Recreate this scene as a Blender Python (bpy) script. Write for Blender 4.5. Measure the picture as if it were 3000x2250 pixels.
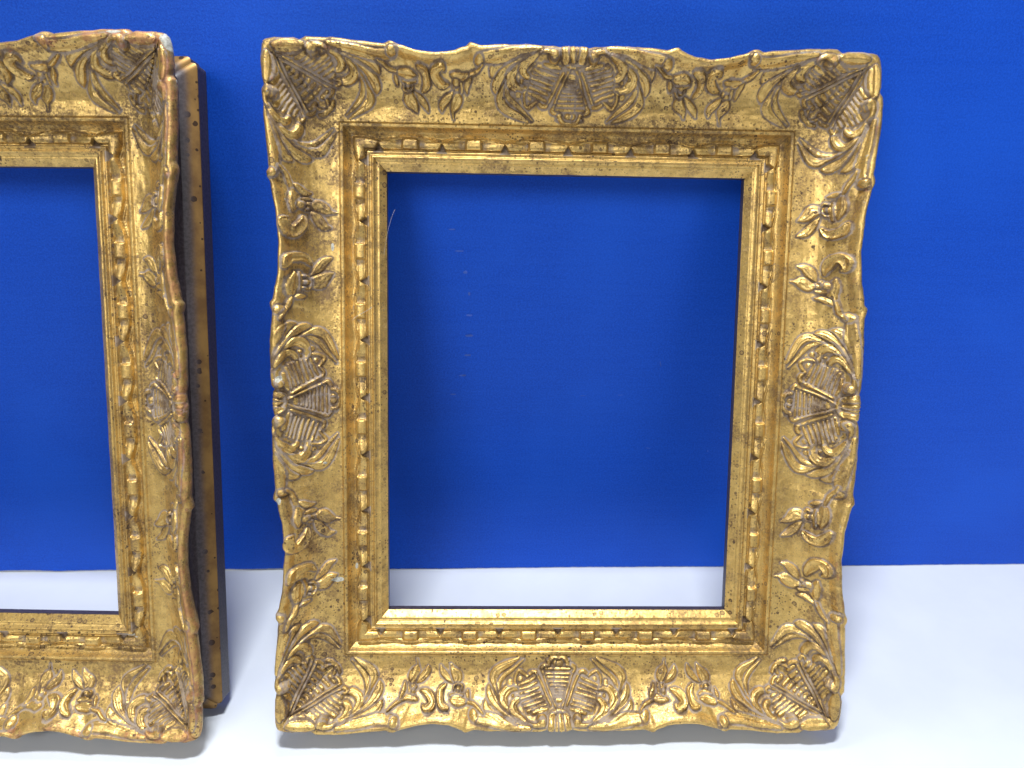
import bpy, math, random
import numpy as np
from mathutils import Matrix, Vector
for o in list(bpy.data.objects): bpy.data.objects.remove(o)
scene = bpy.context.scene
IN = 0.0254                       # everything is measured in inches, built in metres
R = math.radians

# ---------------------------------------------------------------- camera
F_PX, PITCH, ROLL, YAW = 2106.15, 0.43442, 0.01574, -0.03504
CAM_Y, CAM_Z = 17.6468, 14.4386
def m_rx(a): return Matrix.Rotation(a, 3, 'X')
def m_ry(a): return Matrix.Rotation(a, 3, 'Y')
def m_rz(a): return Matrix.Rotation(a, 3, 'Z')
Rv = m_rz(YAW) @ m_rx(-PITCH)
right = Rv @ Vector((math.cos(ROLL), 0, math.sin(ROLL)))
up = Rv @ Vector((-math.sin(ROLL), 0, math.cos(ROLL)))
back = -(Rv @ Vector((0, 1, 0)))
cd = bpy.data.cameras.new('camera'); cam = bpy.data.objects.new('camera', cd)
scene.collection.objects.link(cam); scene.camera = cam
mw = Matrix((right, up, back)).transposed().to_4x4()
mw.translation = Vector((0, -CAM_Y, CAM_Z)) * IN
cam.matrix_world = mw
cd.sensor_width = 36.0; cd.lens = 36.0 * F_PX / 3000.0
cd.clip_start = 0.01; cd.clip_end = 50.0
cd.dof.use_dof = True; cd.dof.focus_distance = 16.6 * IN; cd.dof.aperture_fstop = 11.0

# ---------------------------------------------------------------- room light
w = bpy.data.worlds.new('World'); scene.world = w; w.use_nodes = True
nt = w.node_tree; bg = nt.nodes['Background']
tc = nt.nodes.new('ShaderNodeTexCoord'); sp = nt.nodes.new('ShaderNodeSeparateXYZ')
cr = nt.nodes.new('ShaderNodeValToRGB'); mr = nt.nodes.new('ShaderNodeMapRange')
mr.inputs[1].default_value = -1; mr.inputs[2].default_value = 1
nt.links.new(tc.outputs['Generated'], sp.inputs[0]); nt.links.new(sp.outputs[2], mr.inputs[0])
nt.links.new(mr.outputs[0], cr.inputs[0]); nt.links.new(cr.outputs[0], bg.inputs[0])
e = cr.color_ramp.elements
e[0].position = 0.0; e[0].color = (0.11, 0.08, 0.06, 1)
e[1].position = 1.0; e[1].color = (0.62, 0.62, 0.64, 1)
k = e.new(0.45); k.color = (0.23, 0.18, 0.15, 1)
k = e.new(0.62); k.color = (0.40, 0.38, 0.37, 1)
bg.inputs[1].default_value = 0.37
def lamp(name, loc, aim, sx, sy, watts, col):
    l = bpy.data.lights.new(name, 'AREA'); l.shape = 'RECTANGLE'; l.size = sx * IN; l.size_y = sy * IN
    l.energy = watts; l.color = col
    o = bpy.data.objects.new(name, l); scene.collection.objects.link(o)
    o.location = Vector(loc) * IN
    o.rotation_euler = (Vector(aim) - Vector(loc)).to_track_quat('-Z', 'Y').to_euler()
    return o
lamp('ceiling_light', (-2, -8, 62), (-2, -8, 0), 11, 5, 36.0, (0.96, 0.98, 1.0))
lamp('ceiling_light', (-2, 12, 62), (-2, 0, 0), 11, 4, 8.0, (0.96, 0.98, 1.0))
lamp('ceiling_light', (-26, -52, 42), (0, -2, 6), 26, 22, 13.5, (0.98, 0.99, 1.0))
lamp('ceiling_light', (28, -54, 42), (0, -2, 6), 22, 18, 4.6, (0.98, 0.99, 1.0))
scene.view_settings.view_transform = 'Standard'; scene.view_settings.look = 'None'
scene.view_settings.exposure = -0.32; scene.view_settings.gamma = 1.0
scene.render.engine = 'CYCLES'

# ---------------------------------------------------------------- traced ornament, in inches along / across a rail
CEN = [('leaf', 'acanthus_leaf', [(-1.665, 1.844, 0.007), (-1.659, 1.944, 0.053), (-1.598, 2.04, 0.08), (-1.429, 2.143, 0.076), (-1.22, 2.216, 0.044), (-0.929, 2.272, 0.016)], 0.1), ('leaf', 'acanthus_leaf', [(-1.593, 1.584, 0.007), (-1.598, 1.711, 0.058), (-1.537, 1.845, 0.067), (-1.408, 1.972, 0.053), (-1.24, 2.093, 0.04), (-1.011, 2.196, 0.029), (-0.783, 2.268, 0.016)], 0.11), ('leaf', 'acanthus_leaf', [(-0.915, 1.063, 0.018), (-1.131, 1.173, 0.053), (-1.39, 1.32, 0.071), (-1.501, 1.474, 0.071), (-1.452, 1.647, 0.049), (-1.345, 1.831, 0.04), (-1.218, 1.999, 0.036), (-1.009, 2.131, 0.031), (-0.71, 2.263, 0.016)], 0.11), ('leaf', 'acanthus_leaf', [(-0.806, 1.09, 0.011), (-1.021, 1.28, 0.029), (-1.237, 1.448, 0.036), (-1.345, 1.581, 0.036), (-1.366, 1.711, 0.031), (-1.334, 1.831, 0.022)], 0.08), ('leaf', 'acanthus_leaf', [(-0.914, 1.709, 0.027), (-1.022, 1.677, 0.053), (-1.173, 1.712, 0.067), (-1.27, 1.802, 0.071), (-1.281, 1.902, 0.071), (-1.176, 2.027, 0.04), (-1.009, 2.131, 0.022)], 0.13), ('leaf', 'acanthus_leaf', [(-0.886, 1.877, 0.022), (-0.972, 1.903, 0.044), (-1.048, 1.986, 0.058), (-1.019, 2.08, 0.058), (-0.895, 2.163, 0.04), (-0.73, 2.238, 0.016)], 0.12), ('ball', 'scroll_knob', [(-0.404, 2.195, 0.116)], 0.14), ('ridge', 'scroll_knob', [(-0.71, 2.263, 0.02), (-0.596, 2.279, 0.027), (-0.471, 2.277, 0.031), (-0.365, 2.252, 0.031)], 0.08), ('ball', 'bead', [(-0.251, 1.108, 0.029)], 0.05), ('ball', 'bead', [(-1.066, 1.819, 0.036)], 0.06), ('ball', 'bead', [(-1.118, 1.584, 0.058)], 0.03), ('ridge', 'shell_rib', [(-0.054, 2.043, 0.018), (-0.149, 1.875, 0.022), (-0.254, 1.632, 0.024), (-0.358, 1.37, 0.027)], 0.075), ('ridge', 'shell_rib', [(-0.358, 1.37, 0.031), (-0.391, 1.291, 0.036), (-0.315, 1.233, 0.036), (-0.206, 1.212, 0.031)], 0.07), ('ridge', 'shell_rib', [(-0.227, 1.184, 0.033), (-0.192, 1.096, 0.033), (-0.099, 1.012, 0.036), (-0.03, 1.026, 0.033)], 0.07), ('ball', 'shell_rib', [(-0.047, 1.179, 0.072)], 0.06), ('ridge', 'shell_rib', [(-0.187, 1.966, 0.022), (-0.274, 1.832, 0.024), (-0.384, 1.632, 0.027), (-0.517, 1.381, 0.029)], 0.075), ('ridge', 'shell_rib', [(-0.517, 1.381, 0.031), (-0.597, 1.37, 0.031), (-0.673, 1.42, 0.029), (-0.723, 1.475, 0.022)], 0.06), ('ridge', 'shell_rib', [(-0.723, 1.475, 0.018), (-0.804, 1.41, 0.024), (-0.901, 1.344, 0.024), (-0.966, 1.39, 0.022), (-1.003, 1.51, 0.02), (-0.989, 1.631, 0.018), (-0.924, 1.656, 0.013)], 0.055), ('ball', 'shell_rib', [(-0.869, 1.537, 0.062)], 0.05), ('ridge', 'shell_rib', [(-0.282, 1.312, 0.022), (0.056, 1.312, 0.024)], 0.05), ('ridge', 'shell_rib', [(-0.26, 1.41, 0.022), (0.055, 1.41, 0.024)], 0.05), ('ridge', 'shell_rib', [(-0.24, 1.497, 0.022), (0.053, 1.497, 0.024)], 0.05), ('ridge', 'shell_rib', [(-0.216, 1.578, 0.022), (0.051, 1.579, 0.024)], 0.05), ('ridge', 'shell_rib', [(-0.179, 1.648, 0.022), (0.048, 1.649, 0.024)], 0.05), ('ridge', 'shell_rib', [(-0.139, 1.71, 0.022), (0.045, 1.71, 0.024)], 0.05), ('ridge', 'shell_rib', [(-0.115, 1.763, 0.022), (0.042, 1.764, 0.024)], 0.05), ('ridge', 'shell_rib', [(-0.097, 1.809, 0.022), (0.038, 1.809, 0.024)], 0.05), ('ridge', 'shell_rib', [(-0.079, 1.858, 0.022), (0.035, 1.858, 0.024)], 0.05), ('ridge', 'shell_rib', [(-0.061, 1.904, 0.022), (0.031, 1.904, 0.024)], 0.05), ('ridge', 'shell_rib', [(-0.539, 1.493, 0.018), (-0.727, 1.575, 0.027), (-0.913, 1.639, 0.018)], 0.055), ('ridge', 'shell_rib', [(-0.497, 1.591, 0.018), (-0.691, 1.665, 0.027), (-0.882, 1.725, 0.018)], 0.055), ('ridge', 'shell_rib', [(-0.451, 1.683, 0.018), (-0.66, 1.751, 0.027), (-0.869, 1.8, 0.018)], 0.055), ('ridge', 'shell_rib', [(-0.408, 1.767, 0.018), (-0.63, 1.825, 0.027), (-0.85, 1.871, 0.018)], 0.055), ('ridge', 'shell_rib', [(-0.369, 1.84, 0.018), (-0.601, 1.902, 0.027), (-0.831, 1.952, 0.018)], 0.055), ('ridge', 'shell_rib', [(-0.332, 1.901, 0.018), (-0.564, 1.962, 0.027), (-0.795, 2.011, 0.018)], 0.055), ('ridge', 'shell_rib', [(-0.293, 1.962, 0.018), (-0.516, 2.022, 0.027), (-0.738, 2.07, 0.018)], 0.055), ('ridge', 'shell_rib', [(-0.265, 2.028, 0.018), (-0.438, 2.07, 0.027), (-0.608, 2.1, 0.018)], 0.055), ('ridge', 'shell_collar', [(-0.223, 2.158, 0.022), (-0.166, 2.107, 0.031), (-0.079, 2.079, 0.031), (0.017, 2.069, 0.031)], 0.07), ('leaf', 'shell_flute', [(-0.15, 2.171, 0.049), (-0.166, 2.253, 0.067), (-0.18, 2.356, 0.076)], 0.1), ('leaf', 'shell_flute', [(-0.021, 2.14, 0.022), (-0.034, 2.239, 0.036), (-0.043, 2.356, 0.04)], 0.09), ('leaf', 'rim_scroll', [(-1.91, 2.165, 0.044), (-1.722, 2.168, 0.067), (-1.429, 2.223, 0.067), (-1.096, 2.294, 0.053), (-0.68, 2.329, 0.031)], 0.07), ('ball', 'rim_knob', [(-1.997, 2.194, 0.116)], 0.16)]
COR = [('leaf', 'acanthus_leaf', [(0.749, 1.041, 0.012), (0.58, 1.174, 0.043), (0.362, 1.334, 0.072), (0.3, 1.471, 0.077), (0.354, 1.624, 0.053), (0.406, 1.763, 0.039), (0.492, 1.905, 0.034), (0.656, 2.041, 0.031), (0.865, 2.154, 0.026), (1.063, 2.246, 0.014)], 0.11), ('leaf', 'acanthus_leaf', [(0.807, 1.115, 0.01), (0.64, 1.279, 0.034), (0.513, 1.431, 0.041), (0.442, 1.568, 0.039), (0.43, 1.712, 0.029), (0.451, 1.811, 0.017)], 0.08), ('leaf', 'acanthus_leaf', [(0.146, 1.552, 0.012), (0.141, 1.677, 0.067), (0.196, 1.795, 0.072), (0.299, 1.92, 0.048), (0.488, 2.056, 0.036), (0.761, 2.182, 0.024), (1.056, 2.266, 0.014)], 0.11), ('leaf', 'acanthus_leaf', [(0.055, 1.889, 0.01), (0.104, 1.98, 0.053), (0.223, 2.077, 0.067), (0.469, 2.161, 0.043), (0.83, 2.25, 0.017)], 0.1), ('leaf', 'acanthus_leaf', [(0.89, 1.772, 0.024), (0.765, 1.756, 0.053), (0.626, 1.819, 0.063), (0.569, 1.92, 0.063), (0.633, 2.041, 0.043), (0.738, 2.126, 0.019)], 0.13), ('leaf', 'acanthus_leaf', [(0.986, 1.939, 0.019), (0.887, 1.951, 0.043), (0.814, 2.026, 0.058), (0.845, 2.119, 0.053), (0.941, 2.198, 0.034), (1.116, 2.258, 0.014)], 0.12), ('ball', 'scroll_knob', [(1.362, 2.217, 0.125)], 0.14), ('ridge', 'scroll_knob', [(1.056, 2.266, 0.019), (1.162, 2.305, 0.029), (1.322, 2.313, 0.039), (1.468, 2.274, 0.034)], 0.08), ('leaf', 'corner_petal', [(1.563, 2.237, 0.019), (1.711, 2.185, 0.058), (1.907, 2.163, 0.067), (2.068, 2.192, 0.034)], 0.11), ('leaf', 'corner_petal', [(1.544, 2.295, 0.039), (1.74, 2.301, 0.063), (1.972, 2.292, 0.063), (2.115, 2.275, 0.034)], 0.1), ('ridge', 'shell_rib', [(1.06, 1.616, 0.022), (1.386, 1.78, 0.026), (1.743, 1.96, 0.026), (2.073, 2.09, 0.019)], 0.08), ('ridge', 'shell_rib', [(0.965, 1.681, 0.022), (1.3, 1.82, 0.022), (1.64, 1.983, 0.022), (1.975, 2.122, 0.014)], 0.07), ('ridge', 'shell_rib', [(1.06, 1.616, 0.029), (1.097, 1.54, 0.031), (1.178, 1.482, 0.031), (1.259, 1.496, 0.024)], 0.07), ('ridge', 'shell_rib', [(1.258, 1.477, 0.022), (1.2, 1.367, 0.029), (1.186, 1.233, 0.031), (1.265, 1.126, 0.031), (1.377, 1.087, 0.029)], 0.07), ('ridge', 'shell_rib', [(0.965, 1.681, 0.024), (0.891, 1.727, 0.024), (0.916, 1.78, 0.022), (1.002, 1.793, 0.017)], 0.06), ('leaf', 'rim_scroll', [(-0.315, 2.27, 0.039), (-0.25, 2.203, 0.053), (-0.066, 2.167, 0.058), (0.224, 2.196, 0.053), (0.593, 2.272, 0.043), (1.042, 2.336, 0.024)], 0.07), ('ball', 'rim_knob', [(-0.263, 2.301, 0.101)], 0.12), ('ridge', 'shell_rib', [(1.116, 1.804, 0.022), (1.053, 1.831, 0.031), (0.991, 1.859, 0.022)], 0.055), ('ridge', 'shell_rib', [(1.221, 1.843, 0.022), (1.113, 1.898, 0.031), (1.005, 1.951, 0.022)], 0.055), ('ridge', 'shell_rib', [(1.31, 1.89, 0.022), (1.164, 1.967, 0.031), (1.019, 2.042, 0.022)], 0.055), ('ridge', 'shell_rib', [(1.4, 1.934, 0.022), (1.222, 2.029, 0.031), (1.043, 2.12, 0.022)], 0.055), ('ridge', 'shell_rib', [(1.483, 1.975, 0.022), (1.289, 2.071, 0.031), (1.094, 2.162, 0.022)], 0.055), ('ridge', 'shell_rib', [(1.567, 2.015, 0.022), (1.425, 2.087, 0.031), (1.283, 2.155, 0.022)], 0.055), ('ridge', 'shell_rib', [(1.651, 2.058, 0.022), (1.531, 2.117, 0.031), (1.412, 2.176, 0.022)], 0.055), ('ridge', 'shell_rib', [(1.73, 2.097, 0.022), (1.633, 2.14, 0.031), (1.537, 2.184, 0.022)], 0.055), ('ridge', 'shell_rib', [(1.186, 1.579, 0.026), (1.313, 1.463, 0.034)], 0.06), ('ridge', 'shell_rib', [(1.316, 1.642, 0.026), (1.458, 1.531, 0.034)], 0.06), ('ridge', 'shell_rib', [(1.432, 1.705, 0.026), (1.579, 1.593, 0.034)], 0.06), ('ridge', 'shell_rib', [(1.539, 1.765, 0.026), (1.68, 1.653, 0.034)], 0.06), ('ridge', 'shell_rib', [(1.637, 1.82, 0.026), (1.768, 1.714, 0.034)], 0.06), ('ridge', 'shell_rib', [(1.735, 1.875, 0.026), (1.846, 1.769, 0.034)], 0.06), ('ridge', 'shell_rib', [(1.826, 1.93, 0.026), (1.92, 1.826, 0.034)], 0.06), ('ridge', 'shell_rib', [(1.91, 1.983, 0.026), (1.983, 1.89, 0.034)], 0.06)]
SPF = [('ridge', 'stem', [(1.882, 2.058, 0.017), (1.998, 1.961, 0.029), (2.126, 1.901, 0.031), (2.251, 1.858, 0.029)], 0.06), ('leaf', 'leaf', [(2.211, 1.886, 0.012), (2.314, 1.839, 0.053), (2.42, 1.836, 0.058), (2.537, 1.858, 0.017)], 0.1), ('ball', 'petal', [(2.435, 1.73, 0.072)], 0.08), ('ball', 'petal', [(2.498, 1.654, 0.043)], 0.06), ('leaf', 'petal', [(2.346, 1.575, 0.014), (2.336, 1.657, 0.031), (2.339, 1.744, 0.019)], 0.07), ('leaf', 'petal', [(2.432, 1.518, 0.019), (2.435, 1.585, 0.039), (2.43, 1.666, 0.024)], 0.08), ('leaf', 'leaf', [(2.227, 1.589, 0.01), (2.223, 1.692, 0.034), (2.17, 1.792, 0.031), (2.132, 1.847, 0.01)], 0.08), ('leaf', 'bud', [(2.517, 1.076, 0.005), (2.515, 1.231, 0.022), (2.479, 1.365, 0.077), (2.428, 1.46, 0.077), (2.401, 1.543, 0.019)], 0.11), ('leaf', 'bud', [(2.762, 1.231, 0.007), (2.746, 1.365, 0.048), (2.647, 1.479, 0.058), (2.53, 1.585, 0.014)], 0.1), ('scoop', 'curl', [(2.619, 1.71, 0.019), (2.745, 1.739, 0.058), (2.851, 1.816, 0.072), (2.885, 1.902, 0.077), (2.813, 1.978, 0.058), (2.712, 1.993, 0.041), (2.676, 1.948, 0.022)], 0.13)]
SPG = [('leaf', 'bud', [(3.053, 1.22, 0.01), (3.118, 1.365, 0.048), (3.23, 1.48, 0.048), (3.349, 1.59, 0.012)], 0.09), ('leaf', 'bud', [(3.299, 1.189, 0.005), (3.358, 1.334, 0.058), (3.45, 1.471, 0.087), (3.435, 1.602, 0.029)], 0.11), ('scoop', 'curl', [(3.172, 1.614, 0.022), (3.08, 1.71, 0.058), (3.061, 1.824, 0.067), (3.107, 1.926, 0.063), (3.231, 1.986, 0.029)], 0.13), ('ridge', 'petal', [(3.364, 1.711, 0.019), (3.386, 1.649, 0.022), (3.476, 1.614, 0.022), (3.564, 1.65, 0.022), (3.562, 1.728, 0.019)], 0.08), ('ball', 'petal', [(3.466, 1.693, 0.058)], 0.09), ('leaf', 'petal', [(3.301, 1.785, 0.019), (3.444, 1.781, 0.041), (3.583, 1.791, 0.019)], 0.08), ('leaf', 'leaf', [(3.303, 1.853, 0.014), (3.44, 1.888, 0.053), (3.6, 1.903, 0.048), (3.705, 1.907, 0.014)], 0.1), ('leaf', 'leaf', [(3.691, 1.708, 0.01), (3.702, 1.786, 0.031), (3.722, 1.869, 0.012)], 0.08), ('ridge', 'stem', [(3.712, 1.922, 0.022), (3.84, 1.965, 0.031), (3.957, 2.04, 0.026), (4.057, 2.097, 0.014)], 0.06)]
PLATE_C = [(0.055, 1.195), (-0.348, 1.195), (-0.434, 1.321), (-0.738, 1.439), (-0.999, 1.321), (-1.064, 1.581), (-0.917, 1.832), (-0.82, 2.131), (-0.252, 2.133), (0.019, 2.056)]
PLATE_K = [(1.002, 1.607), (0.878, 1.73), (1.01, 1.906), (1.051, 2.155), (1.224, 2.184), (1.543, 2.199), (2.063, 2.086), (2.22, 2.043), (1.268, 1.432)]

# ---------------------------------------------------------------- materials
class NT:
    def __init__(s, name):
        s.m = bpy.data.materials.new(name); s.m.use_nodes = True; s.t = s.m.node_tree
        s.b = s.t.nodes['Principled BSDF']
    def n(s, kind, **kw):
        x = s.t.nodes.new('ShaderNode' + kind)
        for k, v in kw.items(): setattr(x, k, v)
        return x
    def l(s, a, b): s.t.links.new(a, b)
    def val(s, x, v):
        if hasattr(v, 'links'): s.l(v, x)
        else: x.default_value = v
    def math(s, op, a, b=0.0, clamp=False):
        x = s.n('Math', operation=op, use_clamp=clamp); s.val(x.inputs[0], a); s.val(x.inputs[1], b); return x.outputs[0]
    def rng(s, a, f0, f1, t0=0.0, t1=1.0):
        x = s.n('MapRange', interpolation_type='SMOOTHSTEP'); s.val(x.inputs[0], a)
        for i, v in enumerate((f0, f1, t0, t1)): x.inputs[i + 1].default_value = v
        return x.outputs[0]
    def mix(s, f, a, b):
        x = s.n('Mix', data_type='RGBA'); s.val(x.inputs[0], f)
        for i, v in ((6, a), (7, b)):
            if hasattr(v, 'links'): s.l(v, x.inputs[i])
            else: x.inputs[i].default_value = (*v, 1)
        return x.outputs[2]
    def noise(s, vec, scale, detail=4, rough=0.55, dist=0.0):
        x = s.n('TexNoise'); s.l(vec, x.inputs['Vector']); x.inputs['Scale'].default_value = scale
        x.inputs['Detail'].default_value = detail; x.inputs['Roughness'].default_value = rough
        x.inputs['Distortion'].default_value = dist; return x.outputs[0]
    def attr(s, name):
        x = s.n('Attribute', attribute_name=name); return x.outputs['Fac']
    def coords(s, off=(0, 0, 0), scale=1.0):
        c = s.n('TexCoord'); m = s.n('Mapping'); s.l(c.outputs['Object'], m.inputs[0])
        m.inputs['Location'].default_value = off; m.inputs['Scale'].default_value = (scale,) * 3 if not isinstance(scale, tuple) else scale
        return m.outputs[0]

def gold_leaf(name, off, chip_attr, age):
    g = NT(name); v = g.coords(off, 1 / IN)
    big = g.noise(v, 0.9, 5, 0.6); mid = g.noise(v, 5.0, 6, 0.65); fine = g.noise(v, 38.0, 4, 0.6)
    c = g.mix(g.rng(mid, 0.35, 0.65), (0.78, 0.53, 0.17), (0.61, 0.40, 0.12))
    c = g.mix(g.rng(fine, 0.42, 0.7, 0, 0.5), c, (0.42, 0.28, 0.12))
    # brown varnish stains
    st = g.math('MULTIPLY', g.rng(g.math('ADD', big, g.math('MULTIPLY', g.attr('stain'), 0.3)), 0.47 - age, 0.70 - age), g.rng(g.math('ADD', mid, g.math('MULTIPLY', g.attr('stain'), 0.12)), 0.38, 0.58))
    st = g.math('MULTIPLY', st, g.rng(g.noise(v, 14.0, 6, 0.7), 0.35, 0.6))
    c = g.mix(g.math('MULTIPLY', st, 0.8), c, (0.10, 0.058, 0.035))
    br = g.math('MULTIPLY', g.rng(g.noise(v, 1.5, 5, 0.62), 0.47, 0.64), g.rng(g.noise(v, 22.0, 5, 0.7), 0.36, 0.62))
    c = g.mix(g.math('MULTIPLY', br, 0.8), c, (0.23, 0.14, 0.07))
    # dark flecks and rings
    def specks(sc, size, thr):
        vo = g.n('TexVoronoi'); g.l(v, vo.inputs['Vector']); vo.inputs['Scale'].default_value = sc; vo.inputs['Randomness'].default_value = 1.0
        sep = g.n('SeparateColor'); g.l(vo.outputs['Color'], sep.inputs[0])
        keep = g.math('GREATER_THAN', sep.outputs[0], thr)
        rad = g.math('MULTIPLY', sep.outputs[1], size)
        d = g.math('SUBTRACT', rad, vo.outputs['Distance'])
        disc = g.rng(d, -0.015, 0.02)
        ring = g.math('SUBTRACT', disc, g.math('MULTIPLY', g.rng(d, 0.09, 0.16), 0.4))
        return g.math('MULTIPLY', ring, keep, True)
    sk = g.math('MAXIMUM', specks(6.5, 0.44, 0.70), specks(18.0, 0.52, 0.45))
    c = g.mix(g.math('MULTIPLY', sk, g.rng(g.noise(v, 0.8, 3, 0.6), 0.38, 0.62, 0.35, 0.95)), c, (0.05, 0.024, 0.016))
    # grey wax lying in the recesses
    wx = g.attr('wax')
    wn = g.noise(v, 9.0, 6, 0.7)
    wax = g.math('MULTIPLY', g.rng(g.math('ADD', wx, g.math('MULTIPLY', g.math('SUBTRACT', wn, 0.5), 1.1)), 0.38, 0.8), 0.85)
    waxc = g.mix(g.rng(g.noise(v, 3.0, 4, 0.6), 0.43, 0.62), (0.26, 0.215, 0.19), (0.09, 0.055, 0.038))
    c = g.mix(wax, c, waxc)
    # red bole showing where the rim is rubbed
    bo = g.math('MULTIPLY', g.rng(g.math('ADD', g.attr('rim'), g.math('MULTIPLY', g.math('SUBTRACT', g.noise(v, 4.5, 6, 0.72), 0.5), 2.0)), 1.12 - age * 3.6, 1.36 - age * 3.0), 0.6)
    c = g.mix(bo, c, (0.38, 0.15, 0.065))
    # pale plaster chips
    ch = g.rng(g.math('ADD', g.attr(chip_attr), g.math('MULTIPLY', g.math('SUBTRACT', g.noise(v, 7.0, 5, 0.7), 0.5), 1.0)), 0.55, 0.65)
    pale = g.rng(g.noise(v, 7.5, 3, 0.6), 0.725, 0.745)
    ch = g.math('MAXIMUM', ch, g.math('MULTIPLY', pale, g.math('ADD', g.attr('rim'), wx, True)))
    c = g.mix(ch, c, g.mix(g.rng(g.noise(v, 16.0, 4, 0.6), 0.35, 0.6), (0.28, 0.27, 0.22), (0.48, 0.48, 0.42)))
    g.l(c, g.b.inputs['Base Color'])
    dull = g.math('MAXIMUM', g.math('MAXIMUM', wax, ch), g.math('MULTIPLY', g.math('MAXIMUM', bo, g.math('MULTIPLY', sk, 0.8)), 0.8))
    dull = g.math('MAXIMUM', dull, g.math('MULTIPLY', st, 0.5))
    g.l(g.rng(dull, 0, 1, 0.74, 0.03), g.b.inputs['Metallic'])
    g.l(g.math('ADD', g.rng(dull, 0, 1, 0.36, 0.75), g.math('MULTIPLY', g.math('SUBTRACT', mid, 0.5), 0.25)), g.b.inputs['Roughness'])
    bp = g.n('Bump'); bp.inputs['Strength'].default_value = 0.55; bp.inputs['Distance'].default_value = 0.012 * IN
    hsum = g.math('ADD', g.math('MULTIPLY', fine, 0.7), g.math('MULTIPLY', g.noise(v, 12.0, 4, 0.6), 1.6))
    g.l(hsum, bp.inputs['Height']); g.l(bp.outputs[0], g.b.inputs['Normal'])
    return g.m
M_GOLD_A = gold_leaf('gold_leaf_right', (3.1, 0.7, 1.9), 'chip', 0.0)
M_GOLD_B = gold_leaf('gold_leaf_left', (17.3, 5.2, 8.4), 'chip', 0.05)

def dark_side(name, off):
    g = NT(name); v = g.coords(off, 1 / IN)
    n1 = g.noise(v, 1.4, 5, 0.6); n2 = g.noise(v, 16.0, 4, 0.6)
    c = g.mix(g.rng(n1, 0.35, 0.65), (0.27, 0.155, 0.05), (0.15, 0.08, 0.03))
    vo = g.n('TexVoronoi'); g.l(v, vo.inputs['Vector']); vo.inputs['Scale'].default_value = 6.0
    sep = g.n('SeparateColor'); g.l(vo.outputs['Color'], sep.inputs[0])
    d = g.math('SUBTRACT', g.math('MULTIPLY', sep.outputs[1], 0.46), vo.outputs['Distance'])
    s = g.math('MULTIPLY', g.rng(d, -0.01, 0.03), g.math('GREATER_THAN', sep.outputs[0], 0.45))
    c = g.mix(g.math('MULTIPLY', s, 0.9), c, (0.03, 0.016, 0.012))
    side = g.rng(g.attr('edge'), 0.15, 0.95)
    c = g.mix(side, c, g.mix(g.rng(n2, 0.35, 0.65), (0.070, 0.057, 0.066), (0.034, 0.026, 0.032)))
    g.l(c, g.b.inputs['Base Color']); g.l(g.math('SUBTRACT', 0.75, g.math('MULTIPLY', side, 0.75)), g.b.inputs['Metallic'])
    g.b.inputs['Roughness'].default_value = 0.45
    return g.m
M_SIDE = dark_side('bronzed_back_moulding', (1.0, 2.0, 3.0))

def blue_board():
    g = NT('blue_board_paper'); v = g.coords((0, 0, 0), 1 / IN)
    vs = g.coords((0, 0, 0), (0.35 / IN, 1 / IN, 7.0 / IN))
    c = g.mix(g.rng(g.noise(v, 22, 5, 0.75), 0.36, 0.66), (0.0025, 0.062, 0.50), (0.0065, 0.098, 0.66))
    c = g.mix(g.rng(g.noise(vs, 1.2, 4, 0.6), 0.35, 0.65, 0, 0.22), c, (0.012, 0.10, 0.62))
    c = g.mix(g.rng(g.noise(v, 0.22, 3, 0.5), 0.45, 0.7, 0, 0.35), c, (0.010, 0.115, 0.72))
    vo = g.n('TexVoronoi'); g.l(v, vo.inputs['Vector']); vo.inputs['Scale'].default_value = 1.1
    sep = g.n('SeparateColor'); g.l(vo.outputs['Color'], sep.inputs[0])
    s = g.math('MULTIPLY', g.math('LESS_THAN', vo.outputs['Distance'], 0.018), g.math('GREATER_THAN', sep.outputs[0], 0.6))
    c = g.mix(g.math('MULTIPLY', s, 0.35), c, (0.3, 0.4, 0.8))
    g.l(c, g.b.inputs['Base Color']); g.b.inputs['Roughness'].default_value = 0.5
    g.b.inputs['Specular IOR Level'].default_value = 0.22
    bp = g.n('Bump'); bp.inputs['Strength'].default_value = 0.6; bp.inputs['Distance'].default_value = 0.010 * IN
    g.l(g.noise(v, 20, 5, 0.75), bp.inputs['Height']); g.l(bp.outputs[0], g.b.inputs['Normal'])
    return g.m
def plain(name, col, rough, metal=0.0, spec=0.5, bump=None, var=0.0):
    g = NT(name); v = g.coords((0, 0, 0), 1 / IN)
    if var:
        n = g.noise(v, 2.0, 5, 0.6)
        g.l(g.mix(g.rng(n, 0.3, 0.7), col, tuple(x * (1 - var) for x in col)), g.b.inputs['Base Color'])
    else: g.b.inputs['Base Color'].default_value = (*col, 1)
    g.b.inputs['Roughness'].default_value = rough; g.b.inputs['Metallic'].default_value = metal
    g.b.inputs['Specular IOR Level'].default_value = spec
    if bump:
        bp = g.n('Bump'); bp.inputs['Strength'].default_value = 0.3; bp.inputs['Distance'].default_value = bump[1] * IN
        g.l(g.noise(v, bump[0], 4, 0.6), bp.inputs['Height']); g.l(bp.outputs[0], g.b.inputs['Normal'])
    return g.m
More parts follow.
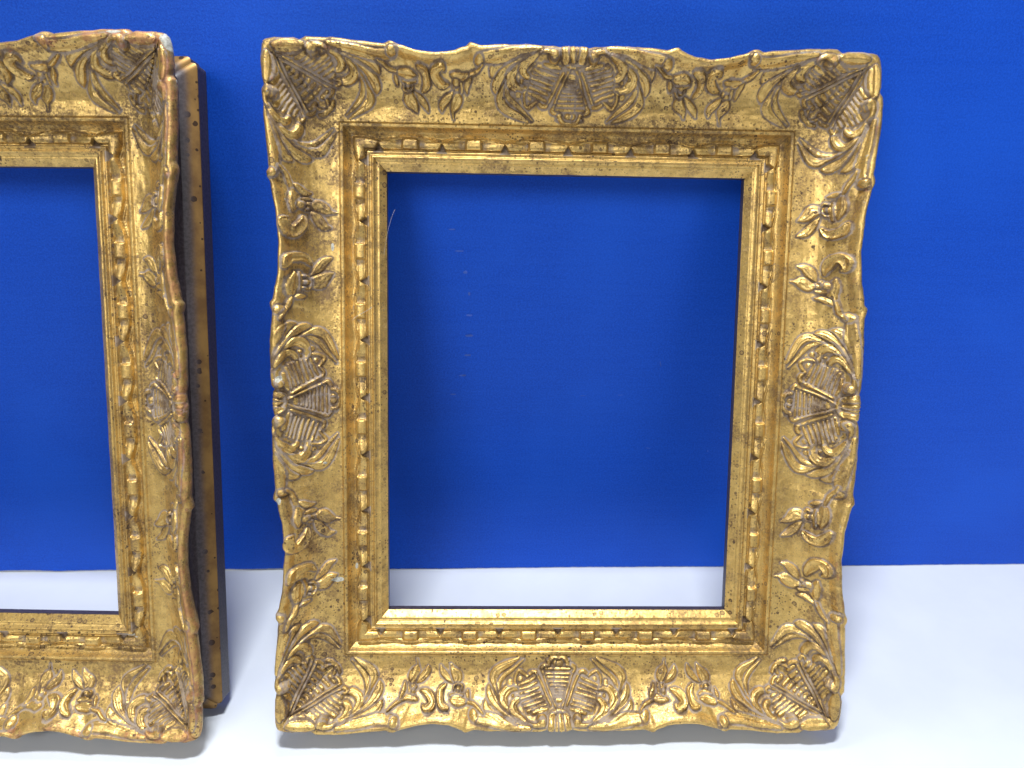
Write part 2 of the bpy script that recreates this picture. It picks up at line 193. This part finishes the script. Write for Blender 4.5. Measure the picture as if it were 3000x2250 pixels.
def white_top():
    g = NT('white_laminate'); v = g.coords((0, 0, 0), 1 / IN)
    c = g.mix(g.rng(g.noise(v, 0.5, 4, 0.6), 0.3, 0.7), (0.63, 0.67, 0.72), (0.60, 0.64, 0.70))
    vo = g.n('TexVoronoi'); g.l(v, vo.inputs['Vector']); vo.inputs['Scale'].default_value = 0.9
    sep = g.n('SeparateColor'); g.l(vo.outputs['Color'], sep.inputs[0])
    s = g.math('MULTIPLY', g.math('LESS_THAN', vo.outputs['Distance'], g.math('MULTIPLY', sep.outputs[1], 0.03)), g.math('GREATER_THAN', sep.outputs[0], 0.45))
    c = g.mix(g.math('MULTIPLY', s, 0.6), c, (0.35, 0.33, 0.32))
    g.l(c, g.b.inputs['Base Color']); g.b.inputs['Roughness'].default_value = 0.38; g.b.inputs['Specular IOR Level'].default_value = 0.45
    bp = g.n('Bump'); bp.inputs['Strength'].default_value = 0.15; bp.inputs['Distance'].default_value = 0.004 * IN
    g.l(g.noise(v, 18, 3, 0.6), bp.inputs['Height']); g.l(bp.outputs[0], g.b.inputs['Normal'])
    return g.m
M_BLUE = blue_board(); M_WHITE = white_top()
M_CORE = plain('foam_core', (0.55, 0.56, 0.58), 0.8, var=0.2)
M_SCUFF = plain('rubbed_paper', (0.06, 0.15, 0.66), 0.7, var=0.5)
M_FIBRE = plain('pale_fibre', (0.6, 0.58, 0.55), 0.6)

# ---------------------------------------------------------------- mesh helpers
def link(name, me, parent=None, mat=None):
    o = bpy.data.objects.new(name, me); scene.collection.objects.link(o)
    if parent: o.parent = parent
    if mat: me.materials.append(mat)
    return o
def np_mesh(name, V, Q, N=None, attrs=None, smooth=True):
    me = bpy.data.meshes.new(name); nq = len(Q); k = Q.shape[1]
    me.vertices.add(len(V)); me.vertices.foreach_set('co', np.ascontiguousarray(V, np.float32).ravel())
    me.loops.add(nq * k); me.loops.foreach_set('vertex_index', np.ascontiguousarray(Q, np.int32).ravel())
    me.polygons.add(nq); me.polygons.foreach_set('loop_start', np.arange(0, nq * k, k, dtype=np.int32))
    me.polygons.foreach_set('use_smooth', np.full(nq, smooth))
    if attrs:
        for a, arr in attrs.items():
            at = me.attributes.new(a, 'FLOAT', 'POINT'); at.data.foreach_set('value', np.ascontiguousarray(arr, np.float32))
    me.update(calc_edges=True)
    if N is not None: me.normals_split_custom_set_from_vertices(N.astype(np.float32))
    return me
def box(name, lo, hi, mat, parent=None, bev=0.0):
    import bmesh
    bm = bmesh.new(); bmesh.ops.create_cube(bm, size=1)
    for v in bm.verts: v.co = Vector([(lo[i] + hi[i]) / 2 + v.co[i] * (hi[i] - lo[i]) for i in range(3)]) * IN
    if bev: bmesh.ops.bevel(bm, geom=bm.edges[:], offset=bev * IN, segments=2, affect='EDGES')
    me = bpy.data.meshes.new(name); bm.to_mesh(me); bm.free()
    return link(name, me, parent, mat)

# ---------------------------------------------------------------- the frame, one carved surface cut into its parts
LH, LV = 4.0, 5.04                # half width and half height of the opening
TW = 2.42                         # width of a rail
DEP, WB = 0.5227, 2.3096          # depth behind the sight edge, half spread of the back moulding
PT = [0, .03, .15, .175, .235, .262, .285, .31, .345, .365, .40, .425, .72, .76, .82, .865, .885, .905, .92, .935, .955, .985, 1.02, 1.15, 1.30, 1.45, 1.6, 1.75, 1.88, 2.0, 2.08, 2.13, 2.17, 2.22, 2.29, 2.35, 2.40, 2.42]
PH = [-.03, 0, .115, .10, .135, .19, .19, .13, .13, .155, .155, .05, .05, .07, .125, .20, .27, .30, .275, .30, .29, .25, .25, .255, .275, .32, .40, .51, .64, .745, .82, .86, .93, 1.01, 1.065, 1.06, 1.00, .90]
OC = [(0, .0), (.12, -.01), (.3, -.035), (.42, 0), (1.1, .02), (1.65, -.0), (1.95, -.03), (2.06, .01), (2.13, .03), (2.18, .015), (2.24, -.05)]
OS = [(.0, -.04), (.22, -.14), (.5, -.19), (.78, -.14), (1.0, -.04)]
OK_ = [(-.34, -.05), (-.29, .01), (-.21, .03), (-.12, .0), (-.05, -.03), (.1, -.01), (.5, .03), (.95, .07), (1.45, .07), (1.56, .02), (1.64, .0), (1.68, .04), (2.05, .03), (2.25, .01), (2.38, -.02), (2.42, -.06)]
def outline(s, L):                # how far the rim stands out at distance s from the middle of the rail
    a = np.abs(s); c1, k0 = 2.24, L - .34
    r = np.interp(a, *zip(*OC))
    m = (a > c1) & (a < k0); r = np.where(m, np.interp((a - c1) / (k0 - c1), *zip(*OS)), r)
    return np.where(a >= k0, np.interp(a - L, *zip(*OK_)), r)
def smooth1(x, n):
    k = np.ones(n) / n; return np.convolve(np.pad(x, n // 2, mode='edge'), k, 'valid')[:len(x)]
def cr_spline(P, n):
    P = np.array(P, float)
    if len(P) == 1: return P
    if len(P) == 2: return np.array([P[0] + (P[1] - P[0]) * t for t in np.linspace(0, 1, 4)])
    Q = np.vstack([2 * P[0] - P[1], P, 2 * P[-1] - P[-2]]); o = []
    for i in range(1, len(Q) - 2):
        for t in np.linspace(0, 1, n, endpoint=False):
            a, b, c, d = Q[i - 1:i + 3]
            o.append(.5 * (2 * b + (c - a) * t + (2 * a - 5 * b + 4 * c - d) * t * t + (3 * b - a - 3 * c + d) * t ** 3))
    o.append(P[-1]); return np.array(o)

class Relief:
    def __init__(s, S, T):
        s.S, s.T = S, T; s.D = np.zeros_like(S); s.K = np.full(S.shape, -1, np.int32); s.W = np.zeros_like(S)
    def stroke(s, kind, pts, amp, key, tw=1.0):
        P = cr_spline(pts, 6); P[:, 2] = np.maximum(P[:, 2] * {'leaf': 1.36, 'scoop': 1.2, 'ridge': 1.1, 'ball': 1.0}[kind] * (1.22 if kind == 'ridge' and key in RIBS else 1), .008)
        mg = .16; lo = P[:, :2].min(0) - P[:, 2].max() - mg; hi = P[:, :2].max(0) + P[:, 2].max() + mg
        idx = np.nonzero((s.S > lo[0]) & (s.S < hi[0]) & (s.T > lo[1]) & (s.T < hi[1]))
        if len(idx[0]) == 0: return
        x, y = s.S[idx], s.T[idx]
        wm = P[:, 2].max(); best = np.full(x.shape, 9e9); bw = np.full(x.shape, .01); bs = np.zeros(x.shape)
        segs = [(P[0], P[0])] if len(P) == 1 else zip(P[:-1], P[1:])
        for a, b in segs:
            dx, dy = b[0] - a[0], b[1] - a[1]; L2 = dx * dx + dy * dy + 1e-12
            t = np.clip(((x - a[0]) * dx + (y - a[1]) * dy) / L2, 0, 1)
            d = np.hypot(x - a[0] - t * dx, y - a[1] - t * dy); wd = a[2] + (b[2] - a[2]) * t
            m = d - wd < best; best = np.where(m, d - wd, best); bw = np.where(m, wd, bw)
            if kind != 'ball': bs = np.where(m, np.sign((x - a[0]) * dy - (y - a[1]) * dx), bs)
        r = (best + bw) / bw; ins = r < 1
        q = np.clip(1 - r * r, 0, 1)
        A = amp * np.clip(bw / (wm * .55), 0, 1) ** .6
        if kind == 'ridge': A = A * 1.05
        if kind == 'leaf':
            f = (1 - np.clip(r, 0, 1) ** 3.2) ** .55 * (.80 - .30 * bs * r) + .09 * np.cos(bs * r * 8.0) * (bw > .035) * np.clip((1 - r) * 3, 0, 1); A = A * .68
        elif kind == 'scoop':
            f = (1 - np.clip(r, 0, 1) ** 10) * (.50 + .5 * np.clip(r, 0, 1) ** 2.5)
        elif kind == 'ball': f = q ** .5
        else: f = q ** .45
        h = np.where(ins, A * f, 0)
        up = ins & (h > s.D[idx])
        D = s.D[idx]; D[up] = h[up]; s.D[idx] = D
        K = s.K[idx]; K[up] = key; s.K[idx] = K
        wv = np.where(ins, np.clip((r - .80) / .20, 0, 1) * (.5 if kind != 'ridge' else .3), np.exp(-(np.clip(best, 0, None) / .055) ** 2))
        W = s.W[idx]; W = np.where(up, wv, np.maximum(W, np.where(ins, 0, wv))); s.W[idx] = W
    def plate(s, poly, amp, key):
        P = np.array(poly); lo = P.min(0) - .05; hi = P.max(0) + .05
        idx = np.nonzero((s.S > lo[0]) & (s.S < hi[0]) & (s.T > lo[1]) & (s.T < hi[1]))
        if len(idx[0]) == 0: return
        x, y = s.S[idx], s.T[idx]; c = np.zeros(x.shape, bool); dm = np.full(x.shape, 9.)
        for a, b in zip(P, np.roll(P, -1, 0)):
            den = (b[1] - a[1]) or 1e-9
            c ^= ((a[1] > y) != (b[1] > y)) & (x < (b[0] - a[0]) * (y - a[1]) / den + a[0])
            d = b - a; t = np.clip(((x - a[0]) * d[0] + (y - a[1]) * d[1]) / (d @ d + 1e-12), 0, 1)
            dm = np.minimum(dm, np.hypot(x - a[0] - t * d[0], y - a[1] - t * d[1]))
        h = np.where(c, amp * np.clip(dm / .05, 0, 1), 0); up = c & (h > s.D[idx])
        D = s.D[idx]; D[up] = h[up]; s.D[idx] = D
        K = s.K[idx]; K[up] = key; s.K[idx] = K
        W = s.W[idx]; W = np.maximum(W, np.where(c, .40, 0)); s.W[idx] = W

RIBS = set()
KEYS = []                          # key -> (part name, parent key or None)
def newkey(name, parent=-1):
    KEYS.append((name, parent))
    if name in ('shell_cartouche', 'corner_shell'): RIBS.add(len(KEYS) - 1)
    return len(KEYS) - 1
corner_keys = {}
def ornament_keys(strokes, root, solo):
    """one key per stroke: the pieces in solo are sub-parts, the rest belongs to the ornament itself"""
    ks = []; last = {}
    for kind, part, pts, amp in strokes:
        if part in solo: 
            if part in ('scroll_knob',) and part in last: ks.append(last[part])
            else: last[part] = newkey(part, root); ks.append(last[part])
        else: ks.append(root)
    return ks
SOLO = ('acanthus_leaf', 'scroll_knob', 'leaf', 'bud', 'curl', 'corner_petal', 'rim_scroll', 'rim_knob', 'shell_flute')
def jit(pts, rs, a=.009): return [(p[0] + rs.uniform(-a, a), p[1] + rs.uniform(-a, a), p[2] * rs.uniform(.88, 1.12)) for p in pts]

def build_rail(side, var):
    L = LH if side in (0, 2) else LV; dL = L - LH
    rs = random.Random(11 + side + 40 * var)
    STEP = {(1, 3): .06, (1, 0): .0150, (1, 2): .0150}.get((var, side), .0138)
    bias = {0: .03, 1: .04, 2: .0, 3: -.10}[side]        # bottom, right, top, left
    ni = int(round(2 * (L + 1.6) / STEP)); nj = int(round(TW / STEP))
    sg = np.linspace(-1, 1, ni + 1)
    so = sg * (L + TW)
    o = TW + smooth1(outline(so, L), 5) + bias * np.clip((L + TW - np.abs(so)) / 1.2, 0, 1)
    wob = .007 * np.sin(so * 6.1 + side) * np.sin(so * 3.7 + 2 * side + var) + .003 * np.sin(so * 17.0 + 3 * np.sin(so * 5.0) + var)
    o = o + wob * np.clip((L + TW - np.abs(so)) / .3, 0, 1)
    tj = np.linspace(0, TW, nj + 1)
    ph = np.interp(tj, PT, PH); ph = (ph + smooth1(ph, 3)) / 2
    T = np.where(tj[None, :] > 1.3, 1.3 + (tj[None, :] - 1.3) * (o[:, None] - 1.3) / (TW - 1.3), tj[None, :])
    S = sg[:, None] * (L + T)
    H = np.repeat(ph[None, :], ni + 1, 0)
    # profile normal
    dt = np.gradient(T, axis=1); dh = np.gradient(H, axis=1); ln = np.hypot(dt, dh)
    nT, nH = -dh / ln, dt / ln
    rl = Relief(S, T)
    name_rail = newkey('rail')
    k_sight = newkey('sight_moulding', name_rail); k_fil = newkey('fillet', name_rail); k_bm = newkey('bead_moulding')
    k_back = newkey('back_moulding', name_rail)
    # centre cartouche
    root = newkey('shell_cartouche')
    ks = ornament_keys(CEN, root, SOLO); km = ornament_keys(CEN, root, SOLO)
    rl.plate(PLATE_C, .022, root); rl.plate([(-a, b) for a, b in PLATE_C], .022, root)
    for (kind, part, pts, amp), a, b in zip(CEN, ks, km):
        if part == 'rim_knob': pts, amp = [(pts[0][0] + .03, pts[0][1] - .07, pts[0][2] * .85)], .08
        rl.stroke(kind, jit(pts, rs), amp, a); rl.stroke(kind, jit([(-p[0], p[1], p[2]) for p in pts], rs), amp, b)
    # corners: each traced arm and its mirror image across the mitre
    for sgn in (-1, 1):
        c = (side if sgn > 0 else side - 1) % 4
        if c not in corner_keys:
            rk = newkey('corner_shell')
            corner_keys[c] = (rk, ornament_keys(COR, rk, SOLO), ornament_keys(COR, rk, SOLO))
        rk, ka, kb = corner_keys[c]
        if sgn < 0: ka, kb = kb, ka
        rc = random.Random(50 + c + var)
        f1 = lambda pts: [(sgn * (L + p[0]), *p[1:]) for p in pts]
        f2 = lambda pts: [(sgn * (L + p[1]), p[0], *p[2:]) for p in pts]
        rl.plate(f1(PLATE_K), .02, rk); rl.plate(f2(PLATE_K), .02, rk)
        for (kind, part, pts, amp), a, b in zip(COR, ka, kb):
            if part == 'rim_knob': pts, amp = [(pts[0][0] + .02, pts[0][1] - .07, pts[0][2] * .85)], .07
            rl.stroke(kind, f1(pts), amp, a); rl.stroke(kind, f2(pts), amp, b)
    # flower sprays
    g = .04 if dL else 0
    for lst, off in ((SPF, g), (SPG, dL - g * .6), (SPF, -5.80 - dL + g * .6), (SPG, -5.80 - g)):
        rk = newkey('flower_spray'); kk = ornament_keys(lst, rk, SOLO)
        big = 1.32 if dL else 1.0; tips = [p[0] for _, _, pts, _ in lst for p in pts]
        an = (max(tips) if lst is SPG else min(tips)) + off   # the stem end stays put, the spray grows towards its neighbour
        for (kind, part, pts, amp), a in zip(lst, kk):
            rl.stroke(kind, [(an + (p[0] + off - an) * big, 1.72 + (p[1] - 1.72) * (1.0 + (big - 1) * .35), p[2] * (1 + (big - 1) * .7)) for p in jit(pts, rs, .012)], amp * 1.1, a)
    D, K, W = rl.D, rl.K, rl.W
    if var == 1 and side == 1: D = D * .8
    D = D * (.25 + .75 * np.clip((o[:, None] - T) / .16, 0, 1))
    fade = np.clip((T - 1.0) / .05, 0, 1)
    D = D * fade; K = np.where(D > .004, K, -1); W *= fade
    # bead moulding
    n, pitch = (6, 1.385) if not dL else (8, 1.31)
    u = S / pitch + n / 2; cell = np.floor(u).astype(int); uu = u - cell - .5
    inb = (u >= 0) & (u < n)
    ee = np.abs(S) - n * pitch / 2                       # plain end pieces towards the mitre
    v = (T - .56)
    lw = np.where(inb, .055 + .11 * np.cos(np.pi * np.clip(uu, -.5, .5)) ** 1.1, .055 + .11 * np.clip(ee / .3, 0, 1) ** .7)
    lo_ = np.where(v > 0, lw, .135 - .0 * lw)
    rr = np.abs(v) / lo_
    bh = .16 * np.clip(1 - rr ** 2.6, 0, 1) ** .6 * (.88 + .12 * np.where(inb, np.cos(np.pi * uu), 1))
    au = np.abs(uu)
    sc = np.clip((au - .10) / .045, 0, 1) * np.clip((.42 - au) / .24, 0, 1) * np.clip((.78 - rr) / .14, 0, 1)
    bh = np.where(inb, bh * (1 - .06 * (au < .10)) - .092 * sc, bh)
    ed_ = np.abs(np.where(inb, .5 - au, np.clip(ee / pitch, 0, 9))) * pitch
    notch = np.clip(((.59 - T) * .62 - ed_) / .02, 0, 1) * (T > .35)
    bh = np.maximum(bh - .12 * notch, 0) * ((T > .39) & (T < .76))
    wave = .035 * np.sqrt(np.clip(1 - ((v - lw - .035) / .022) ** 2, 0, 1)) * np.clip((.150 - lw) / .04, 0, 1)
    bh = np.maximum(bh, wave * ((T > .58) & (T < .80)))
    D = np.where((T > .385) & (T < .80), bh, D)
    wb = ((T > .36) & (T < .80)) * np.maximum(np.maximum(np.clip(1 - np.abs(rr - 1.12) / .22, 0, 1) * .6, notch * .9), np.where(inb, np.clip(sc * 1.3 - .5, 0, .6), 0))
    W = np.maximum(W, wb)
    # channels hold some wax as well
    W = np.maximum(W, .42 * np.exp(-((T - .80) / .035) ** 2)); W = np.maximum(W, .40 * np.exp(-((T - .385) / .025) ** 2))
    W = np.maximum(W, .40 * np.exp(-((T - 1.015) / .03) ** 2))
    # uneven hand-pressed surface
    X0 = S * 1.0 + side * 7.3 + var * 31.7
    H2 = .007 * np.sin(X0 * 3.1 + T * 4) * np.sin(T * 6.3 + X0 * 1.3) + .0035 * np.sin(X0 * 7.3 + 2 * np.sin(T * 5 + X0)) * np.sin(T * 17 + 2 * np.sin(X0 * 4)) + .003 * np.sin(X0 * 11 + 3 * np.sin(T * 9)) * np.sin(T * 14)
    D = D + H2 * fade + .0025 * np.sin(X0 * 5 + T * 2) * (1 - fade)
    Tn = T + nT * D; Hn = H + nH * D
    Sn = S + sg[:, None] * nT * D * 0
    # keep the mitre closed: on the mitre S = +-(L+T)
    edge = np.clip((1 - np.abs(sg)) / .004, 0, 1)[:, None]
    Sn = np.where(edge < 1, sg[:, None] * (L + Tn), Sn)
    rim = np.clip((tj - 1.98) / .25, 0, 1)[None, :] * np.ones((ni + 1, 1))
    kf = np.where(tj < .385, k_sight, np.where(tj < .775, k_bm, np.where(tj < 1.0, k_fil, name_rail)))
    KK = np.where(K >= 0, K, kf[None, :])
    bk0 = [newkey('bead', k_bm) for _ in range(n)]
    bm_ = inb & (bh > .012) & (T > .385) & (T < .775) & (au < .47)
    KK = np.where(bm_, np.array(bk0)[np.clip(cell, 0, n - 1)], KK)
    # side and back rows
    rows = [(1, -.003, .87, 0), (1, -.02, .81, 0), (1, -.07, .73, 0), (1, -.15, .62, 0), (1, -.24, .47, 1), (.8, -.32, .34, 1), (.5, -.38, .22, 1),
            (.2, -.41, .13, 1), (0, -.42, .10, 1), (0, -.41, .085, 1), (0, -.32, .03, .75), (0, -.22, -.02, .25), (0, -.125, -.085, 0), (0, -.112, -.095, 0),
            (0, -.108, -.10, 1), (0, -.11, -.12, 1), (0, -.11, -.35, 1), (0, -.11, -.50, 1), (0, -.11, -.521, 1), (0, -.13, -.5227, 1), (0, -1.2, -.5227, 1), (0, -2.12, -.5227, 1),
            (0, -2.14, -.52, 1), (0, -2.14, -.25, 1), (0, -2.15, -.235, 1), (0, -2.40, -.235, 1), (0, -2.42, -.23, 1), (0, -2.42, -.12, 1), (0, -2.42, -.035, 1)]
    rnd = -.13 * np.clip((np.abs(so) - (L + TW - .26)) / .26, 0, 1) ** 2
    ext_T, ext_H, ext_E = [], [], []
    for wgt, dt_, h, ed in rows:
        base = wgt * o + (1 - wgt) * (TW + rnd * (dt_ > -1))
        ext_T.append(base + dt_); ext_H.append(np.full(ni + 1, h)); ext_E.append(np.full(ni + 1, float(ed)))
    eT = np.array(ext_T).T; eH = np.array(ext_H).T; eE = np.array(ext_E).T
    eS = sg[:, None] * (L + eT)
    SA = np.hstack([Sn, eS]); TA = np.hstack([Tn, eT]); HA = np.hstack([Hn, eH])
    WA = np.hstack([W, np.zeros_like(eT)]); RA = np.hstack([rim, np.repeat(np.array([[.9, .8, .5] + [0.] * (len(rows) - 3)]), ni + 1, 0)])
    EA = np.hstack([np.zeros_like(T), eE]); KA = np.hstack([KK, np.full(eT.shape, k_back)])
    KA[:, nj + 1:nj + 4] = name_rail
    a = (L0 := (LV if side in (0, 2) else LH)) + TA
    if side == 0: X, Y = SA, -a
    elif side == 1: X, Y = a, SA
    elif side == 2: X, Y = -SA, a
    else: X, Y = -a, -SA
    if var == 1:                     # the left frame is pressed narrower and flatter on its right side
        k_ = 1 - .13 * np.clip((HA + .05) / .4, 0, 1)
        X = np.where(X > LH + 1.0, LH + 1.0 + (X - LH - 1.0) * k_, X)
    V = np.stack([X, -(HA + DEP), Y + LV + WB], -1)
    gi = np.gradient(V, axis=0); gj = np.gradient(V, axis=1)
    N = np.cross(gj, gi); N /= np.linalg.norm(N, axis=-1, keepdims=True) + 1e-12
    ref = N[:, nj // 2].mean(0)
    if ref[1] > 0: N = -N; flip = True
    else: flip = False
    nJ = V.shape[1]; id_ = np.arange((ni + 1) * nJ).reshape(ni + 1, nJ)
    q = np.stack([id_[:-1, :-1], id_[1:, :-1], id_[1:, 1:], id_[:-1, 1:]], -1)
    if not flip: q = q[..., ::-1]
    # thin the back rows: every 6th column is enough there
    fk = np.maximum(np.maximum(KA[:-1, :-1], KA[1:, :-1]), np.maximum(KA[1:, 1:], KA[:-1, 1:]))
    base_k = np.minimum(np.minimum(KA[:-1, :-1], KA[1:, :-1]), np.minimum(KA[1:, 1:], KA[:-1, 1:]))
    fk[:, nj:] = KA[:-1, nj:-1]
    return V.reshape(-1, 3), N.reshape(-1, 3), q.reshape(-1, 4), fk.ravel(), WA.ravel(), RA.ravel(), EA.ravel(), (X.ravel(), Y.ravel())

def chip(x, y, spots):
    c = np.zeros_like(x)
    for cx, cy, rx_, ry_ in spots: c = np.maximum(c, np.clip(1.15 - .5 * (((x - cx) / rx_) ** 2 + ((y - cy) / ry_) ** 2), 0, 1))
    return c
CHIP_A = [(-5.12, -4.2, .13, .05), (-6.15, 0.5, .06, .07), (-6.2, -2.15, .05, .07), (-5.15, 3.35, .03, .08), (2.65, -7.43, .06, .04), (-4.72, -3.95, .03, .07), (-5.35, -1.45, .04, .03)]
CHIP_B = [(6.26, 7.32, .14, .2), (6.36, 6.8, .05, .3), (5.2, 7.44, .14, .03), (3.3, 7.4, .1, .03), (4.3, -5.45, .25, .03)]
STAIN = [(-5.2, 6.25, .55, .5), (-4.6, 5.75, .7, .3), (-5.3, 5.5, .4, .3), (5.3, 6.0, .5, .55), (-5.3, 2.6, .35, .4), (-5.35, -.1, .3, .6), (-5.5, 3.9, .4, .6), (-5.3, -5.9, .5, .5), (4.6, -5.8, .5, .3), (-5.4, -3.0, .3, .4), (2, 5.9, 2, .25), (5.1, .2, .25, .6), (-5.0, 4.8, .5, .2)]
def build_frame(var, root, gold):
    global KEYS, corner_keys
    KEYS.clear(); RIBS.clear(); corner_keys.clear()
    PV, PN, PQ, PK, WW, RR, EE, XX, YY = [], [], [], [], [], [], [], [], []
    off = 0
    for side in range(4):
        V, N, q, k, w_, r_, e_, (x_, y_) = build_rail(side, var)
        for lst, a in ((PV, V), (PN, N), (PQ, q + off), (PK, k), (WW, w_), (RR, r_), (EE, e_), (XX, x_), (YY, y_)): lst.append(a)
        off += len(V)
    V = np.concatenate(PV) * IN; N = np.concatenate(PN); Q = np.concatenate(PQ); K = np.concatenate(PK)
    XX = np.concatenate(XX); YY = np.concatenate(YY)
    A = {'wax': np.concatenate(WW), 'rim': np.concatenate(RR), 'edge': np.concatenate(EE)}
    A['chip'] = chip(XX, YY, CHIP_B if var else CHIP_A); A['stain'] = chip(XX, YY, STAIN) * .9
    if var: A['rim'] = A['rim'] + .08 * A['rim'] * (XX > 4.6)
    order = np.argsort(K, kind='stable'); Ks = K[order]; Qs = Q[order]
    starts = np.searchsorted(Ks, np.arange(len(KEYS))); ends = np.searchsorted(Ks, np.arange(len(KEYS)), side='right')
    made = {}; tri = 0
    for key, (name, par) in enumerate(KEYS):
        f = Qs[starts[key]:ends[key]]
        if len(f) < 4: continue
        vi, inv = np.unique(f, return_inverse=True)
        me = np_mesh(name, V[vi], inv.reshape(-1, 4), N[vi], {a: v[vi] for a, v in A.items()})
        tri += 2 * len(f)
        made[key] = link(name, me, None, M_SIDE if name == 'back_moulding' else gold)
    for key, o in made.items():
        par = KEYS[key][1]
        o.parent = made[par] if par in made else root
    print('triangles', tri, 'parts', len(made))

def tag(o, label=None, cat=None, group=None, kind=None):
    if label: o['label'] = label
    if cat: o['category'] = cat
    if group: o['group'] = group
    if kind: o['kind'] = kind
    return o
def frame_empty(k):
    q, a, x, y, g = k
    e = bpy.data.objects.new('picture_frame', None); scene.collection.objects.link(e)
    m = m_rz(a) @ m_rx(-q) @ m_ry(g); mm = m.to_4x4()
    mm.translation = Vector((x, y, abs(g) * (4 + WB))) * IN
    e.matrix_world = mm; e.empty_display_size = .02
    return e
frame = frame_empty((0.33003, -0.00336, 1.61152, -4.72392, 0.00845))
tag(frame, 'whole ornate gold frame around a blue and white opening, right of the cropped one', 'picture frame', 'carved gold frames leaning on the blue board')
build_frame(0, frame, M_GOLD_A)
# the second frame: another pressing of the same pattern, more rubbed
left = frame_empty((0.31392, -0.05187, -12.55509, -4.58939, -0.00973))
tag(left, 'gold frame cut off by the left edge, dark side moulding showing and top corner chipped', 'picture frame', 'carved gold frames leaning on the blue board')
build_frame(1, left, M_GOLD_B)

# ---------------------------------------------------------------- table top and board
tt = box('table_top', (-60, -40, -1.0), (60, 14, 0), M_WHITE, bev=.06)
tag(tt, kind='structure', label='smooth white table top the two frames stand on')
tt.data.polygons.foreach_set('use_smooth', [False] * len(tt.data.polygons))
# blue panel with a slightly torn lower edge
def blue_panel():
    rs = random.Random(4); n = 900; x = np.linspace(-42, 42, n)
    zb = .025 + .007 * np.array([rs.uniform(-1, 1) for _ in range(n)])
    zb += np.where(x < -3.5, .02 * np.clip(np.sin(x * 1.7 + .4), 0, 1) + .02, 0)
    zs = np.concatenate([[0, .04, .12, .3, 1.0], np.linspace(3, 20, 10)])
    yy = .0 * x[:, None] + .012 * np.sin(x[:, None] * .5) * np.exp(-zs[None, :])
    Vv = np.stack([np.repeat(x[:, None], len(zs), 1), yy - .004 - np.where(x[:, None] < -3.5, .02, .006) * np.exp(-(zs[None, :] / .15)) * (np.abs(np.sin(x[:, None] * 1.1)) ** 6), zb[:, None] + zs[None, :]], -1)
    m = len(zs); id_ = np.arange(n * m).reshape(n, m)
    q = np.stack([id_[:-1, :-1], id_[1:, :-1], id_[1:, 1:], id_[:-1, 1:]], -1).reshape(-1, 4)
    return np_mesh('board_face', Vv.reshape(-1, 3) * IN, q)
bd = bpy.data.objects.new('backdrop_board', None); scene.collection.objects.link(bd); bd.location = (0, 0, 0)
tag(bd, 'bright blue upright display board standing behind both gold frames on the white table', 'board')
link('board_face', blue_panel(), bd, M_BLUE)
box('board_core', (-42, .012, .004), (42, .22, 20.03), M_CORE, bd)

# faint rub marks in a bowed row, two scratches, and fibres caught on the gold
def rub(name, x, z, wx, hz, rz=0.0):
    rs = random.Random(int(x * 100 + z * 10)); n = 10; V = []
    for i in range(n):
        a = 2 * math.pi * i / n; r = rs.uniform(.7, 1.1)
        dx, dz = wx * r * math.cos(a), hz * r * math.sin(a)
        V.append(((x + dx * math.cos(rz) - dz * math.sin(rz)) * IN, -.030 * IN, (z + dx * math.sin(rz) + dz * math.cos(rz)) * IN))
    me = bpy.data.meshes.new(name); me.from_pydata(V, [], [list(range(n))]); me.update()
    return link(name, me, bd, M_SCUFF)
for x, z, w_, h_, a_ in [(-.75, 9.9, .12, .022, 0), (-.92, 10.44, .10, .02, 0), (-.6, 9.36, .055, .045, .2), (-.51, 8.79, .03, .05, 0), (-.52, 8.22, .10, .03, 0), (-.53, 7.65, .11, .042, 0), (-.57, 7.1, .11, .028, 0), (-.71, 6.51, .10, .028, .1), (-.97, 5.95, .09, .02, 0)]:
    rub('rub_mark', x, z, w_, h_, a_)
for x, z, w_, h_, a_ in [(4.6, 6.86, .012, .10, .25), (4.5, 4.26, .07, .012, -.2), (2.56, 5.91, .12, .008, 0), (3.59, 5.93, .10, .008, 0), (8.6, 9.2, .05, .012, .4)]:
    rub('scratch', x, z, w_, h_, a_)
def fibre(pts, r):
    cu = bpy.data.curves.new('fibre', 'CURVE'); cu.dimensions = '3D'; cu.bevel_depth = r * IN; cu.bevel_resolution = 1
    s = cu.splines.new('NURBS'); s.points.add(len(pts) - 1); s.use_endpoint_u = True; s.order_u = 4
    for p, q in zip(s.points, pts): p.co = (q[0] * IN, -(q[2] + DEP) * IN, (q[1] + LV + WB) * IN, 1)
    o = bpy.data.objects.new('fibre', cu); scene.collection.objects.link(o)
    dg = bpy.context.evaluated_depsgraph_get(); me = bpy.data.meshes.new_from_object(o.evaluated_get(dg))
    bpy.data.objects.remove(o)
    me.materials.clear(); return link('fibre', me, frame, M_FIBRE)
fibre([(-4.05, 3.2, .10), (-4.0, 3.6, .14), (-3.9, 4.0, .16), (-3.80, 4.2, .12)], .0018)
fibre([(-4.75, 1.75, .22), (-4.6, 1.9, .27), (-4.45, 1.92, .27), (-4.3, 2.05, .22)], .003)
